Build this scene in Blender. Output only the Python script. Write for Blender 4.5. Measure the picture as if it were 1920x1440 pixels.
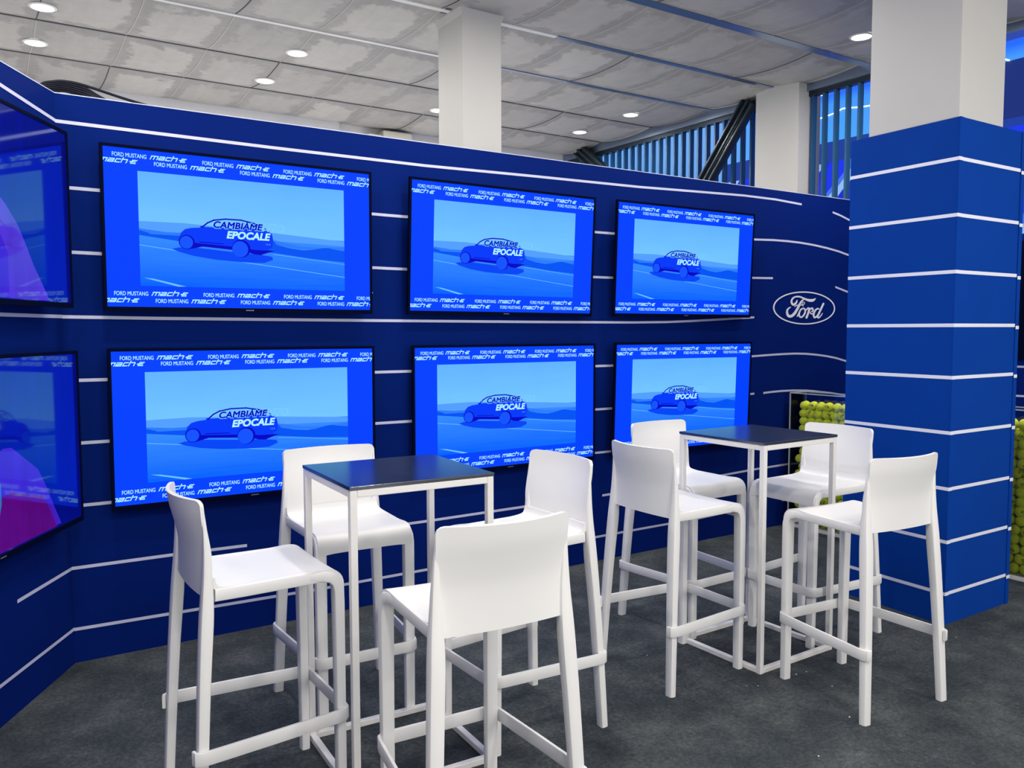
import bpy, math, random
from mathutils import Vector, Matrix
R = math.radians
random.seed(7)
for o in list(bpy.data.objects):
    bpy.data.objects.remove(o, do_unlink=True)
scene = bpy.context.scene
col = scene.collection

# ------------------------------------------------------------------ camera, world, exposure
YAW, PITCH, ROLL = 0.5744615, 0.0656407, -0.0021233
cd = bpy.data.cameras.new('camera'); cam = bpy.data.objects.new('camera', cd); col.objects.link(cam)
fw = Vector((math.sin(YAW) * math.cos(PITCH), math.cos(YAW) * math.cos(PITCH), -math.sin(PITCH)))
rt = Vector((math.cos(YAW), -math.sin(YAW), 0)); up = rt.cross(fw)
r2 = rt * math.cos(ROLL) + up * math.sin(ROLL); u2 = -rt * math.sin(ROLL) + up * math.cos(ROLL)
mw = Matrix((r2, u2, -fw)).transposed().to_4x4(); mw.translation = (-2.81978, -4.35634, 1.57998)
cam.matrix_world = mw
cd.sensor_width = 36; cd.lens = 1549.562 / 1920 * 36; cd.clip_start = 0.05; cd.clip_end = 100
scene.camera = cam
scene.view_settings.view_transform = 'Standard'; scene.view_settings.look = 'None'
scene.view_settings.exposure = 0.0; scene.view_settings.gamma = 1.0; scene.view_settings.use_curve_mapping = False
world = bpy.data.worlds.new('world'); scene.world = world; world.use_nodes = True
bg = world.node_tree.nodes['Background']; bg.inputs[0].default_value = (0.93, 0.95, 1.0, 1); bg.inputs[1].default_value = 0.37
CEIL = 3.8
TX, TY, TX0, TY0 = 0.585, 0.865, -0.035, -0.02      # ceiling tile pitch and a corner
LAMP_W = 19.0
def lamp(loc, power, color=(1, 0.95, 0.88)):
    l = bpy.data.lights.new('downlight', 'AREA'); l.shape = 'DISK'; l.size = 0.13; l.energy = power; l.color = color
    o = bpy.data.objects.new('downlight', l); o.location = loc; col.objects.link(o)
def area(loc, rot, sx, sy, power, color):
    l = bpy.data.lights.new('added fill light', 'AREA'); l.shape = 'RECTANGLE'; l.size = sx; l.size_y = sy; l.energy = power; l.color = color
    o = bpy.data.objects.new('added fill light', l); o.location = loc; o.rotation_euler = rot; col.objects.link(o)
# unseen soft fill added on the open side behind the camera
area((-1.0, -9.0, 3.0), (R(75), 0, 0), 9, 3.5, 90, (1, 0.98, 0.96))
# unseen uplights added to brighten the ceiling, behind the camera and booth wall
area((-2.0, -8.2, 0.9), (R(180 - 20), 0, 0), 9, 2.0, 290, (1, 0.97, 0.92))
area((-0.6, 2.3, 0.6), (R(180), 0, 0), 6, 2.5, 90, (0.96, 0.97, 1))

# ------------------------------------------------------------------ helpers
def s2l(c):
    c = c / 255.0
    return c / 12.92 if c <= 0.04045 else ((c + 0.055) / 1.055) ** 2.4
def rgb(r, g, b): return (s2l(r), s2l(g), s2l(b), 1)
def principled(name):
    m = bpy.data.materials.new(name); m.use_nodes = True
    return m, m.node_tree, m.node_tree.nodes['Principled BSDF']
def mat(name, color, rough=0.5, metal=0.0, spec=0.5, bump=None, vary=0.0, vscale=6.0, emis=None, estr=1.0):
    m, nt, p = principled(name)
    p.inputs['Base Color'].default_value = color; p.inputs['Roughness'].default_value = rough
    p.inputs['Metallic'].default_value = metal; p.inputs['Specular IOR Level'].default_value = spec
    if emis:
        p.inputs['Emission Color'].default_value = emis; p.inputs['Emission Strength'].default_value = estr
    if bump or vary:
        tc = nt.nodes.new('ShaderNodeTexCoord'); n = nt.nodes.new('ShaderNodeTexNoise'); nt.links.new(tc.outputs['Object'], n.inputs['Vector'])
        n.inputs['Scale'].default_value = bump[0] if bump else vscale; n.inputs['Detail'].default_value = 4
        if bump:
            b = nt.nodes.new('ShaderNodeBump'); b.inputs['Strength'].default_value = bump[1]; b.inputs['Distance'].default_value = 0.002
            nt.links.new(n.outputs['Fac'], b.inputs['Height']); nt.links.new(b.outputs['Normal'], p.inputs['Normal'])
        if vary:
            n2 = nt.nodes.new('ShaderNodeTexNoise'); nt.links.new(tc.outputs['Object'], n2.inputs['Vector']); n2.inputs['Scale'].default_value = vscale; n2.inputs['Detail'].default_value = 5
            cr = nt.nodes.new('ShaderNodeValToRGB'); nt.links.new(n2.outputs['Fac'], cr.inputs['Fac'])
            c = color; cr.color_ramp.elements[0].position = 0.3; cr.color_ramp.elements[1].position = 0.7
            cr.color_ramp.elements[0].color = tuple(v * (1 - vary) for v in c[:3]) + (1,)
            cr.color_ramp.elements[1].color = tuple(min(1, v * (1 + vary)) for v in c[:3]) + (1,)
            nt.links.new(cr.outputs['Color'], p.inputs['Base Color'])
    return m
def emat(name, color, strength=1.0):          # a lit pixel area of a screen: dark glass that gives off light
    m = mat(name, (0.004, 0.004, 0.006, 1), 0.4, 0, 0.0, emis=color, estr=strength)
    return m
def gradmat(name, axis, a, b, ca, cb, noise=None):   # screen picture gradient in the picture's own coordinates
    m, nt, p = principled(name)
    p.inputs['Base Color'].default_value = (0.004, 0.004, 0.006, 1); p.inputs['Roughness'].default_value = 0.3; p.inputs['Specular IOR Level'].default_value = 0.0
    tc = nt.nodes.new('ShaderNodeTexCoord'); sp = nt.nodes.new('ShaderNodeSeparateXYZ'); nt.links.new(tc.outputs['Object'], sp.inputs[0])
    mr = nt.nodes.new('ShaderNodeMapRange'); nt.links.new(sp.outputs[axis], mr.inputs['Value'])
    mr.inputs['From Min'].default_value = a; mr.inputs['From Max'].default_value = b
    cr = nt.nodes.new('ShaderNodeValToRGB'); cr.color_ramp.elements[0].color = ca; cr.color_ramp.elements[1].color = cb
    src = mr.outputs['Result']
    if noise:
        mp = nt.nodes.new('ShaderNodeMapping'); nt.links.new(tc.outputs['Object'], mp.inputs[0]); mp.inputs['Scale'].default_value = noise[0]
        n = nt.nodes.new('ShaderNodeTexNoise'); n.inputs['Scale'].default_value = 1.0; n.inputs['Detail'].default_value = 5; nt.links.new(mp.outputs[0], n.inputs['Vector'])
        mx = nt.nodes.new('ShaderNodeMath'); mx.operation = 'MULTIPLY_ADD'; nt.links.new(n.outputs['Fac'], mx.inputs[0]); mx.inputs[1].default_value = noise[1]
        ad = nt.nodes.new('ShaderNodeMath'); ad.operation = 'SUBTRACT'; nt.links.new(src, ad.inputs[0]); ad.inputs[1].default_value = noise[1] / 2
        nt.links.new(ad.outputs[0], mx.inputs[2]); src = mx.outputs[0]
    nt.links.new(src, cr.inputs['Fac']); nt.links.new(cr.outputs['Color'], p.inputs['Emission Color']); p.inputs['Emission Strength'].default_value = 1
    return m

class MB:
    def __init__(s): s.v = []; s.f = []; s.m = []
    def poly(s, pts, m=0):
        b = len(s.v); s.v += [tuple(p) for p in pts]; s.f.append(tuple(range(b, b + len(pts)))); s.m.append(m)
    def box(s, x0, x1, y0, y1, z0, z1, m=0, mt=None):
        b = len(s.v)
        P = [(x0, y0, z0), (x1, y0, z0), (x1, y1, z0), (x0, y1, z0), (x0, y0, z1), (x1, y0, z1), (x1, y1, z1), (x0, y1, z1)]
        if mt: P = [tuple(mt @ Vector(p)) for p in P]
        s.v += P
        for f in ((0, 3, 2, 1), (4, 5, 6, 7), (0, 1, 5, 4), (1, 2, 6, 5), (2, 3, 7, 6), (3, 0, 4, 7)):
            s.f.append(tuple(b + i for i in f)); s.m.append(m)
    def prism(s, poly, z0, z1, m=0):
        b = len(s.v); n = len(poly)
        s.v += [(x, y, z0) for x, y in poly] + [(x, y, z1) for x, y in poly]
        s.f.append(tuple(b + i for i in reversed(range(n)))); s.m.append(m)
        s.f.append(tuple(b + n + i for i in range(n))); s.m.append(m)
        for i in range(n):
            j = (i + 1) % n; s.f.append((b + i, b + j, b + n + j, b + n + i)); s.m.append(m)
    def sweep(s, path, secs, m=0, closed=False):
        # secs[i]: list of 3D points (already placed) forming the ring at path i
        b = len(s.v); k = len(secs[0])
        for sec in secs: s.v += [tuple(p) for p in sec]
        n = len(secs)
        for i in range(n - (0 if closed else 1)):
            a, c = b + i * k, b + ((i + 1) % n) * k
            for j in range(k):
                s.f.append((a + j, a + (j + 1) % k, c + (j + 1) % k, c + j)); s.m.append(m)
        if not closed:
            s.f.append(tuple(b + j for j in reversed(range(k)))); s.m.append(m)
            s.f.append(tuple(b + (n - 1) * k + j for j in range(k))); s.m.append(m)
    def bar(s, path, wid, thk, side=(1, 0, 0), ch=0.006, m=0, closed=False):
        P = [Vector(p) for p in path]; n = len(P); side = Vector(side); secs = []
        for i in range(n):
            if closed: t = P[(i + 1) % n] - P[i - 1]
            else: t = P[min(i + 1, n - 1)] - P[max(i - 1, 0)]
            t.normalize(); sd = (side - t * side.dot(t)).normalized(); nn = t.cross(sd)
            w = (wid[i] if isinstance(wid, (list, tuple)) else wid) / 2; h = (thk[i] if isinstance(thk, (list, tuple)) else thk) / 2
            c = min(ch, w * .6, h * .6); d = c * 0.3
            secs.append([P[i] + sd * a + nn * e for a, e in ((w - c, h), (w - d, h - d), (w, h - c), (w, -h + c), (w - d, -h + d), (w - c, -h), (-w + c, -h), (-w + d, -h + d), (-w, -h + c), (-w, h - c), (-w + d, h - d), (-w + c, h))])
        s.sweep(P, secs, m, closed)
    def tube(s, path, r, n=10, m=0, closed=False):
        P = [Vector(p) for p in path]; secs = []; prev = Vector((0.13, 0.2, 0.97)).normalized()
        for i in range(len(P)):
            t = (P[(i + 1) % len(P)] - P[i - 1]) if closed else P[min(i + 1, len(P) - 1)] - P[max(i - 1, 0)]
            t.normalize(); a = (prev - t * prev.dot(t)).normalized(); prev = a; b = t.cross(a)
            secs.append([P[i] + a * (r * math.cos(2 * math.pi * j / n)) + b * (r * math.sin(2 * math.pi * j / n)) for j in range(n)])
        s.sweep(P, secs, m, closed)
    def slab(s, G, thick, m=0):
        nu, nv = len(G), len(G[0]); G = [[Vector(p) for p in r] for r in G]; N = []
        for i in range(nu):
            row = []
            for j in range(nv):
                a = G[min(i + 1, nu - 1)][j] - G[max(i - 1, 0)][j]; b = G[i][min(j + 1, nv - 1)] - G[i][max(j - 1, 0)]
                row.append(a.cross(b).normalized())
            N.append(row)
        b0 = len(s.v)
        for i in range(nu):
            for j in range(nv): s.v.append(tuple(G[i][j]))
        for i in range(nu):
            for j in range(nv): s.v.append(tuple(G[i][j] - N[i][j] * thick))
        o = nu * nv; id_ = lambda i, j: b0 + i * nv + j
        for i in range(nu - 1):
            for j in range(nv - 1):
                q = (id_(i, j), id_(i + 1, j), id_(i + 1, j + 1), id_(i, j + 1)); s.f.append(q); s.m.append(m)
                s.f.append(tuple(k + o for k in reversed(q))); s.m.append(m)
        for i in range(nu - 1):
            s.f.append((id_(i, 0), id_(i, 0) + o, id_(i + 1, 0) + o, id_(i + 1, 0))); s.m.append(m)
            s.f.append((id_(i, nv - 1), id_(i + 1, nv - 1), id_(i + 1, nv - 1) + o, id_(i, nv - 1) + o)); s.m.append(m)
        for j in range(nv - 1):
            s.f.append((id_(0, j), id_(0, j + 1), id_(0, j + 1) + o, id_(0, j) + o)); s.m.append(m)
            s.f.append((id_(nu - 1, j), id_(nu - 1, j) + o, id_(nu - 1, j + 1) + o, id_(nu - 1, j + 1))); s.m.append(m)
    def cyl(s, c, r, h, n=24, m=0, axis='z'):
        if axis == 'z': s.prism([(c[0] + r * math.cos(2 * math.pi * i / n), c[1] + r * math.sin(2 * math.pi * i / n)) for i in range(n)], c[2], c[2] + h, m)
    def mesh(s, name, mats, smooth=False):
        me = bpy.data.meshes.new(name); me.from_pydata(s.v, [], s.f)
        for m in (mats if isinstance(mats, (list, tuple)) else [mats]): me.materials.append(m)
        me.polygons.foreach_set('material_index', s.m)
        if smooth:
            me.polygons.foreach_set('use_smooth', [True] * len(s.f))
            try: me.set_sharp_from_angle(angle=R(40))
            except Exception: pass
        me.validate(); me.update(); return me
    def build(s, name, mats, parent=None, smooth=False, bevel=0.0):
        me = s.mesh(name, mats, smooth); o = bpy.data.objects.new(name, me); col.objects.link(o)
        if parent: o.parent = parent
        if bevel:
            b = o.modifiers.new('bevel', 'BEVEL'); b.width = bevel; b.segments = 2; b.limit_method = 'ANGLE'; b.angle_limit = R(50)
        return o
def tag(o, label=None, cat=None, group=None, kind=None):
    if label: o['label'] = label
    if cat: o['category'] = cat
    if group: o['group'] = group
    if kind: o['kind'] = kind
    return o
def struct(o, label, cat): return tag(o, label, cat, kind='structure')
def thing(name, label, cat, loc=(0, 0, 0), rz=0, group=None):
    o = bpy.data.objects.new(name, None); o.empty_display_size = 0.1; col.objects.link(o)
    o.location = loc; o.rotation_euler = (0, 0, rz); return tag(o, label, cat, group)
def copy_tree(o, parent=None):
    c = o.copy(); col.objects.link(c); c.parent = parent
    for ch in [k for k in ALLCH.get(o.name, [])]: pass
    for ch in o.children: copy_tree(ch, c)
    return c
ALLCH = {}

def catmull(pts, n=8):
    out = []
    P = [pts[0]] + list(pts) + [pts[-1]]
    for i in range(1, len(P) - 2):
        for k in range(n):
            t = k / n; q = []
            for d in range(len(P[0])):
                a, b, c, e = P[i - 1][d], P[i][d], P[i + 1][d], P[i + 2][d]
                q.append(0.5 * (2 * b + (c - a) * t + (2 * a - 5 * b + 4 * c - e) * t * t + (-a + 3 * b - 3 * c + e) * t ** 3))
            out.append(tuple(q))
    out.append(tuple(pts[-1])); return out

# ------------------------------------------------------------------ materials
M = {}
M['navy'] = mat('navy fabric board', (0.0003, 0.0125, 0.145, 1), 0.8, 0, 0.06, bump=(400, 0.15), vary=0.04, vscale=3)
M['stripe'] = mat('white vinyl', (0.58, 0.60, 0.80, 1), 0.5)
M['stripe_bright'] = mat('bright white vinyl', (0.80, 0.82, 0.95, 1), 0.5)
M['edge'] = mat('pale board edge', (0.55, 0.6, 0.8, 1), 0.6)
M['pillar_blue'] = mat('royal blue fabric board', (0.0012, 0.045, 0.315, 1), 0.8, 0, 0.08, bump=(400, 0.15), vary=0.04, vscale=3)
M['white_wall'] = mat('white painted column', (0.56, 0.555, 0.535, 1), 0.6, bump=(60, 0.05), vary=0.02, vscale=2)
M['far_wall'] = mat('off white far wall', (0.80, 0.79, 0.79, 1), 0.7, vary=0.03, vscale=1.5)
M['plastic'] = mat('white moulded plastic', (0.80, 0.80, 0.80, 1), 0.42, bump=(900, 0.03))
M['metal_white'] = mat('white coated steel', (0.80, 0.79, 0.78, 1), 0.35)
M['top'] = mat('dark laminate', (0.012, 0.022, 0.042, 1), 0.17, 0, 0.8, bump=(250, 0.08), vary=0.25, vscale=18)
M['top'].node_tree.nodes['Principled BSDF'].inputs['IOR'].default_value = 1.9
M['black'] = mat('black plastic', (0.0008, 0.0025, 0.016, 1), 0.7, 0, 0.03)
M['cable'] = mat('black rubber', (0.003, 0.004, 0.012, 1), 0.5, 0, 0.2)
M['alu'] = mat('blue reflection tinted aluminium', (0.28, 0.35, 0.48, 1), 0.28, 0.85)  # blue tint stands in for the blue hall reflected in the metal
M['white_trim'] = mat('white ceiling trim', (0.75, 0.75, 0.73, 1), 0.5)
M['louvre'] = mat('petrol blue painted louvre', (0.012, 0.085, 0.20, 1), 0.5)
M['steel_dark'] = mat('dark painted steel', (0.02, 0.035, 0.05, 1), 0.33, 0.4)
M['led'] = mat('led', (1, 1, 1, 1), emis=(1, 1, 1, 1), estr=2.0)
M['lamp'] = mat('lamp diffuser', (1, 1, 1, 1), emis=(1, 0.97, 0.88, 1), estr=9.0)
M['paper'] = mat('paper', (0.8, 0.8, 0.8, 1), 0.8)
M['cream'] = mat('cream plastic housing', (0.80, 0.78, 0.66, 1), 0.5)

def carpet():
    m, nt, p = principled('dark grey carpet')
    p.inputs['Roughness'].default_value = 0.95; p.inputs['Specular IOR Level'].default_value = 0.05
    tc = nt.nodes.new('ShaderNodeTexCoord')
    def noise(sc, det, ro=0.5):
        n = nt.nodes.new('ShaderNodeTexNoise'); n.inputs['Scale'].default_value = sc; n.inputs['Detail'].default_value = det; n.inputs['Roughness'].default_value = ro
        nt.links.new(tc.outputs['Object'], n.inputs['Vector']); return n.outputs['Fac']
    def mth(op, a, b):
        x = nt.nodes.new('ShaderNodeMath'); x.operation = op
        for i, v in enumerate((a, b)):
            if isinstance(v, (int, float)): x.inputs[i].default_value = v
            else: nt.links.new(v, x.inputs[i])
        return x.outputs[0]
    big = noise(3.2, 6, 0.65); fib = noise(55, 6, 0.85); fine = noise(420, 3, 0.8)
    f = mth('ADD', mth('MULTIPLY', big, 0.32), mth('ADD', mth('MULTIPLY', fib, 0.40), mth('MULTIPLY', fine, 0.28)))
    cr = nt.nodes.new('ShaderNodeValToRGB'); nt.links.new(f, cr.inputs['Fac'])
    e = cr.color_ramp.elements; e[0].position = 0.36; e[0].color = (0.014, 0.020, 0.028, 1); e[1].position = 0.65; e[1].color = (0.19, 0.20, 0.195, 1)
    x = e.new(0.5); x.color = (0.060, 0.071, 0.080, 1)
    nt.links.new(cr.outputs['Color'], p.inputs['Base Color'])
    b = nt.nodes.new('ShaderNodeBump'); b.inputs['Strength'].default_value = 0.6; b.inputs['Distance'].default_value = 0.006
    nt.links.new(mth('ADD', fib, fine), b.inputs['Height']); nt.links.new(b.outputs['Normal'], p.inputs['Normal'])
    return m
M['carpet'] = carpet()

def ceiling_mat():
    m, nt, p = principled('stained grey ceiling cloth')
    p.inputs['Roughness'].default_value = 0.6; p.inputs['Specular IOR Level'].default_value = 0.3
    tc = nt.nodes.new('ShaderNodeTexCoord'); sp = nt.nodes.new('ShaderNodeSeparateXYZ'); nt.links.new(tc.outputs['Object'], sp.inputs[0])
    def mth(op, a, b=None, c=None):
        x = nt.nodes.new('ShaderNodeMath'); x.operation = op
        for i, v in enumerate((a, b, c)):
            if v is None: continue
            if isinstance(v, (int, float)): x.inputs[i].default_value = v
            else: nt.links.new(v, x.inputs[i])
        return x.outputs[0]
    def noise(vec, sc, det, ro=0.5, dist=0.0):
        n = nt.nodes.new('ShaderNodeTexNoise'); n.inputs['Scale'].default_value = sc; n.inputs['Detail'].default_value = det; n.inputs['Roughness'].default_value = ro; n.inputs['Distortion'].default_value = dist
        nt.links.new(vec, n.inputs['Vector']); return n
    u = mth('DIVIDE', mth('SUBTRACT', sp.outputs[0], TX0), TX); v = mth('DIVIDE', mth('SUBTRACT', sp.outputs[1], TY0), TY)
    iu, iv = mth('FLOOR', u), mth('FLOOR', v)
    fu, fv = mth('FRACT', u), mth('FRACT', v)
    du = mth('MINIMUM', fu, mth('SUBTRACT', 1, fu)); dv = mth('MINIMUM', fv, mth('SUBTRACT', 1, fv))
    cid = nt.nodes.new('ShaderNodeCombineXYZ'); nt.links.new(iu, cid.inputs[0]); nt.links.new(iv, cid.inputs[1])
    wn = nt.nodes.new('ShaderNodeTexWhiteNoise'); wn.noise_dimensions = '3D'; nt.links.new(cid.outputs[0], wn.inputs['Vector'])
    n1 = noise(tc.outputs['Object'], 7, 6, 0.65, 0.4).outputs['Fac']
    # streaks along the tile, one direction
    mp = nt.nodes.new('ShaderNodeMapping'); mp.inputs['Scale'].default_value = (14, 2, 1); nt.links.new(tc.outputs['Object'], mp.inputs[0])
    n2 = noise(mp.outputs[0], 1.0, 4, 0.6, 0.3).outputs['Fac']
    # a ragged pale patch inside each tile (water mark), darker rim
    edge = mth('ADD', mth('MINIMUM', du, dv), mth('MULTIPLY', mth('SUBTRACT', n1, 0.5), 0.42))
    mr = nt.nodes.new('ShaderNodeMapRange'); mr.interpolation_type = 'SMOOTHSTEP'; nt.links.new(edge, mr.inputs['Value']); mr.inputs['From Min'].default_value = 0.10; mr.inputs['From Max'].default_value = 0.17
    patch = mth('MULTIPLY', mr.outputs[0], mth('ADD', 0.35, mth('MULTIPLY', wn.outputs['Value'], 0.65)))
    f = mth('ADD', mth('MULTIPLY', patch, 0.42), mth('ADD', mth('MULTIPLY', n1, 0.35), mth('MULTIPLY', n2, 0.28)))
    cr = nt.nodes.new('ShaderNodeValToRGB'); nt.links.new(f, cr.inputs['Fac'])
    e = cr.color_ramp.elements; e[0].position = 0.25; e[0].color = (0.34, 0.325, 0.31, 1); e[1].position = 0.85; e[1].color = (0.56, 0.54, 0.50, 1)
    nt.links.new(cr.outputs['Color'], p.inputs['Base Color'])
    b = nt.nodes.new('ShaderNodeBump'); b.inputs['Strength'].default_value = 0.2; b.inputs['Distance'].default_value = 0.01
    nt.links.new(n2, b.inputs['Height']); nt.links.new(b.outputs['Normal'], p.inputs['Normal'])
    return m
M['ceiling'] = ceiling_mat()
M['seam'] = mat('pale seam', (0.5, 0.49, 0.45, 1), 0.6)
M['gap'] = mat('dark ceiling gap', (0.06, 0.06, 0.07, 1), 0.7)

# ------------------------------------------------------------------ setting
b = MB(); b.box(-8, 9.5, -9, 9, -0.05, 0); struct(b.build('floor', M['carpet']), 'dark grey mottled carpet floor', 'floor')

# ceiling: sagging cloth panels between rails
b = MB(); ny = 8; x0, x1 = TX0 + TX * -13, 3.52
ys = []
k = -9
while TY0 + TY * k < 4.40:
    for j in range(ny): ys.append((k + j / ny, j / ny))
    k += 1
ys.append((k, 0)); xs = []
i = -13
while TX0 + TX * i < 3.52: xs.append(i); i += 1
def cz(u, v, seam=False):
    fu = u - math.floor(u); fv = v - math.floor(v)
    kk = (math.sin(math.floor(u) * 12.9 + math.floor(v) * 78.2) * 43758.5) % 1
    return CEIL - 4 * fv * (1 - fv) * (0.034) - 4 * fu * (1 - fu) * (0.006 + 0.012 * kk) * 4 * fv * (1 - fv)
nx = 4
us = [i + j / nx for i in xs for j in range(nx)] + [xs[-1] + 1]
us = [u for u in us if TX0 + TX * u < 3.5] + [(3.52 - TX0) / TX]
vs = [y for y, _ in ys if TY0 + TY * y < 4.4] + [(4.42 - TY0) / TY]
base = len(b.v)
for u in us:
    for v in vs: b.v.append((TX0 + TX * u, TY0 + TY * v, cz(u, v)))
for a in range(len(us) - 1):
    for c in range(len(vs) - 1):
        q = base + a * len(vs) + c; b.f.append((q, q + 1, q + 1 + len(vs), q + len(vs))); b.m.append(0)
b.box(x0, 3.52, -7.9, 4.42, CEIL + 0.03, CEIL + 0.06, 0)
for i in xs:      # seams between neighbouring panels of a row: thin folded edge following the sag
    xx = TX0 + TX * i
    dark = (i % 4 == 1)
    for k in range(-9, 5):
        pts = [(xx, TY0 + TY * (k + j / 8), CEIL - 4 * (j / 8) * (1 - j / 8) * 0.034 - 0.002) for j in range(9)]
        if pts[-1][1] > 4.45: continue
        b.bar(pts, 0.007, 0.004, (1, 0, 0), 0.001, 2 if (i * 3 + k) % 5 == 0 else 1)
struct(b.build('ceiling', [M['ceiling'], M['seam'], M['gap']]), 'stained grey ceiling of sagging panels', 'ceiling')
# rails between rows of panels
t = 1
for k in range(-9, 6):
    y = TY0 + TY * k
    w = {0: 0.085, 1: 0.045, 2: 0.035}.get(k, 0.022)
    if y > 4.4: continue
    if k in (0, 1, 2):
        b = MB(); b.box(x0, 0.95 if k != 0 else -0.4, y - w / 2, y + w / 2, CEIL - 0.012, CEIL + 0.01, 0); b.box(0.95 if k != 0 else -0.4, 3.5, y - w / 2, y + w / 2, CEIL - 0.012, CEIL + 0.01, 1)  # right part in blue-tinted metal, imitating the reflection from outside
        o = b.build('trim_%d' % t, [M['white_trim'], M['alu']])
    else:
        b = MB(); b.box(x0, 3.5, y - w / 2, y + w / 2, CEIL - 0.006, CEIL + 0.01); o = b.build('trim_%d' % t, M['gap'] if k > 2 else M['alu'])
    struct(o, 'narrow rail between rows of ceiling panels', 'ceiling rail'); t += 1
# edge beam along the louvre side
b = MB(); b.box(3.50, 3.66, -8, 4.5, 3.70, 3.86); struct(b.build('trim_%d' % t, M['alu']), 'metal edge beam where the ceiling meets the louvres', 'ceiling beam'); t += 1
# far wall beyond the booth
b = MB(); b.box(-8, 0.50, 4.14, 4.5, 0, CEIL); b.box(0.50, 4.1, 4.21, 4.5, 0, CEIL)
struct(b.build('wall_far', M['far_wall']), 'pale wall far behind the navy booth wall', 'wall')

# booth walls (navy boards with white stripes)
SW = 0.0155
def stripe(b, pts, f, m, w=SW):
    pts = [tuple(p) for p in pts]
    for i in range(len(pts) - 1):
        (s0, z0), (s1, z1) = pts[i], pts[i + 1]
        b.poly([f(s0, z0 - w / 2), f(s1, z1 - w / 2), f(s1, z1 + w / 2), f(s0, z0 + w / 2)], m)
WT = 2.66
b = MB(); b.box(-2.48, 3.42, 0, 0.09, 0, WT, 0); b.box(-2.48, 3.42, -0.001, 0.091, WT, WT + 0.004, 2)
fb = lambda s, z: (s, -0.0012, z)
rows = [
 [(-2.48, 2.535), (-1.5, 2.53), (-0.6, 2.53), (0.16, 2.544), (1.05, 2.557), (1.6, 2.574), (2.1, 2.588), (2.45, 2.588), (2.763, 2.575)],
 [(-2.433, 2.238), (-0.83, 2.228), (0.8, 2.226), (1.6, 2.243), (2.22, 2.266), (2.43, 2.2735), (2.60, 2.2745), (2.753, 2.271), (2.93, 2.261), (3.092, 2.246), (3.25, 2.226), (3.42, 2.195)],
 [(-2.438, 1.943), (-0.83, 1.929), (0.8, 1.929), (1.6, 1.945), (2.2, 1.973), (2.435, 1.978)],
 [(-2.48, 1.644), (-2.06, 1.639), (-0.93, 1.633), (0.16, 1.629), (1.0, 1.628), (1.31, 1.632), (1.55, 1.64), (1.74, 1.648), (2.0, 1.66), (2.228, 1.671)],
 [(-2.422, 1.347), (-0.8, 1.34), (0.8, 1.334), (1.6, 1.35), (2.22, 1.371), (2.458, 1.379), (2.60, 1.382), (2.716, 1.383), (2.85, 1.379), (2.985, 1.369), (3.12, 1.355), (3.25, 1.336), (3.42, 1.30)],
 [(-2.436, 1.051), (-0.83, 1.048), (0.79, 1.041), (1.6, 1.06), (2.243, 1.08)],
 [(-2.452, 0.754), (-0.8, 0.75), (0.78, 0.746), (1.3, 0.75)],
 [(3.158, 2.542), (3.26, 2.524), (3.42, 2.485)],
 [(3.216, 1.93), (3.42, 1.885)],
 [(2.347, 1.08), (2.46, 1.085), (2.562, 1.087), (2.70, 1.086), (2.858, 1.079), (2.96, 1.07), (3.065, 1.057), (3.2, 1.042), (3.42, 1.01)],
 [(-2.48, 0.458), (-2.03, 0.456), (-1.664, 0.450)],
 [(-1.05, 0.445), (-0.6, 0.443), (0.06, 0.447), (0.35, 0.448)],
 [(0.732, 0.448), (1.5, 0.46), (2.26, 0.484), (2.66, 0.49), (3.42, 0.47)],
 [(-2.48, 0.163), (-1.27, 0.148), (-0.61, 0.150), (0.44, 0.165), (1.08, 0.170), (1.66, 0.172), (2.16, 0.188)],
 [(2.594, 0.2), (3.42, 0.195)],
]
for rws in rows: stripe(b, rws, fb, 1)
wall = struct(b.build('wall_back', [M['navy'], M['stripe'], M['edge']]), 'navy booth wall with white stripes holding six screens', 'wall')

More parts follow.
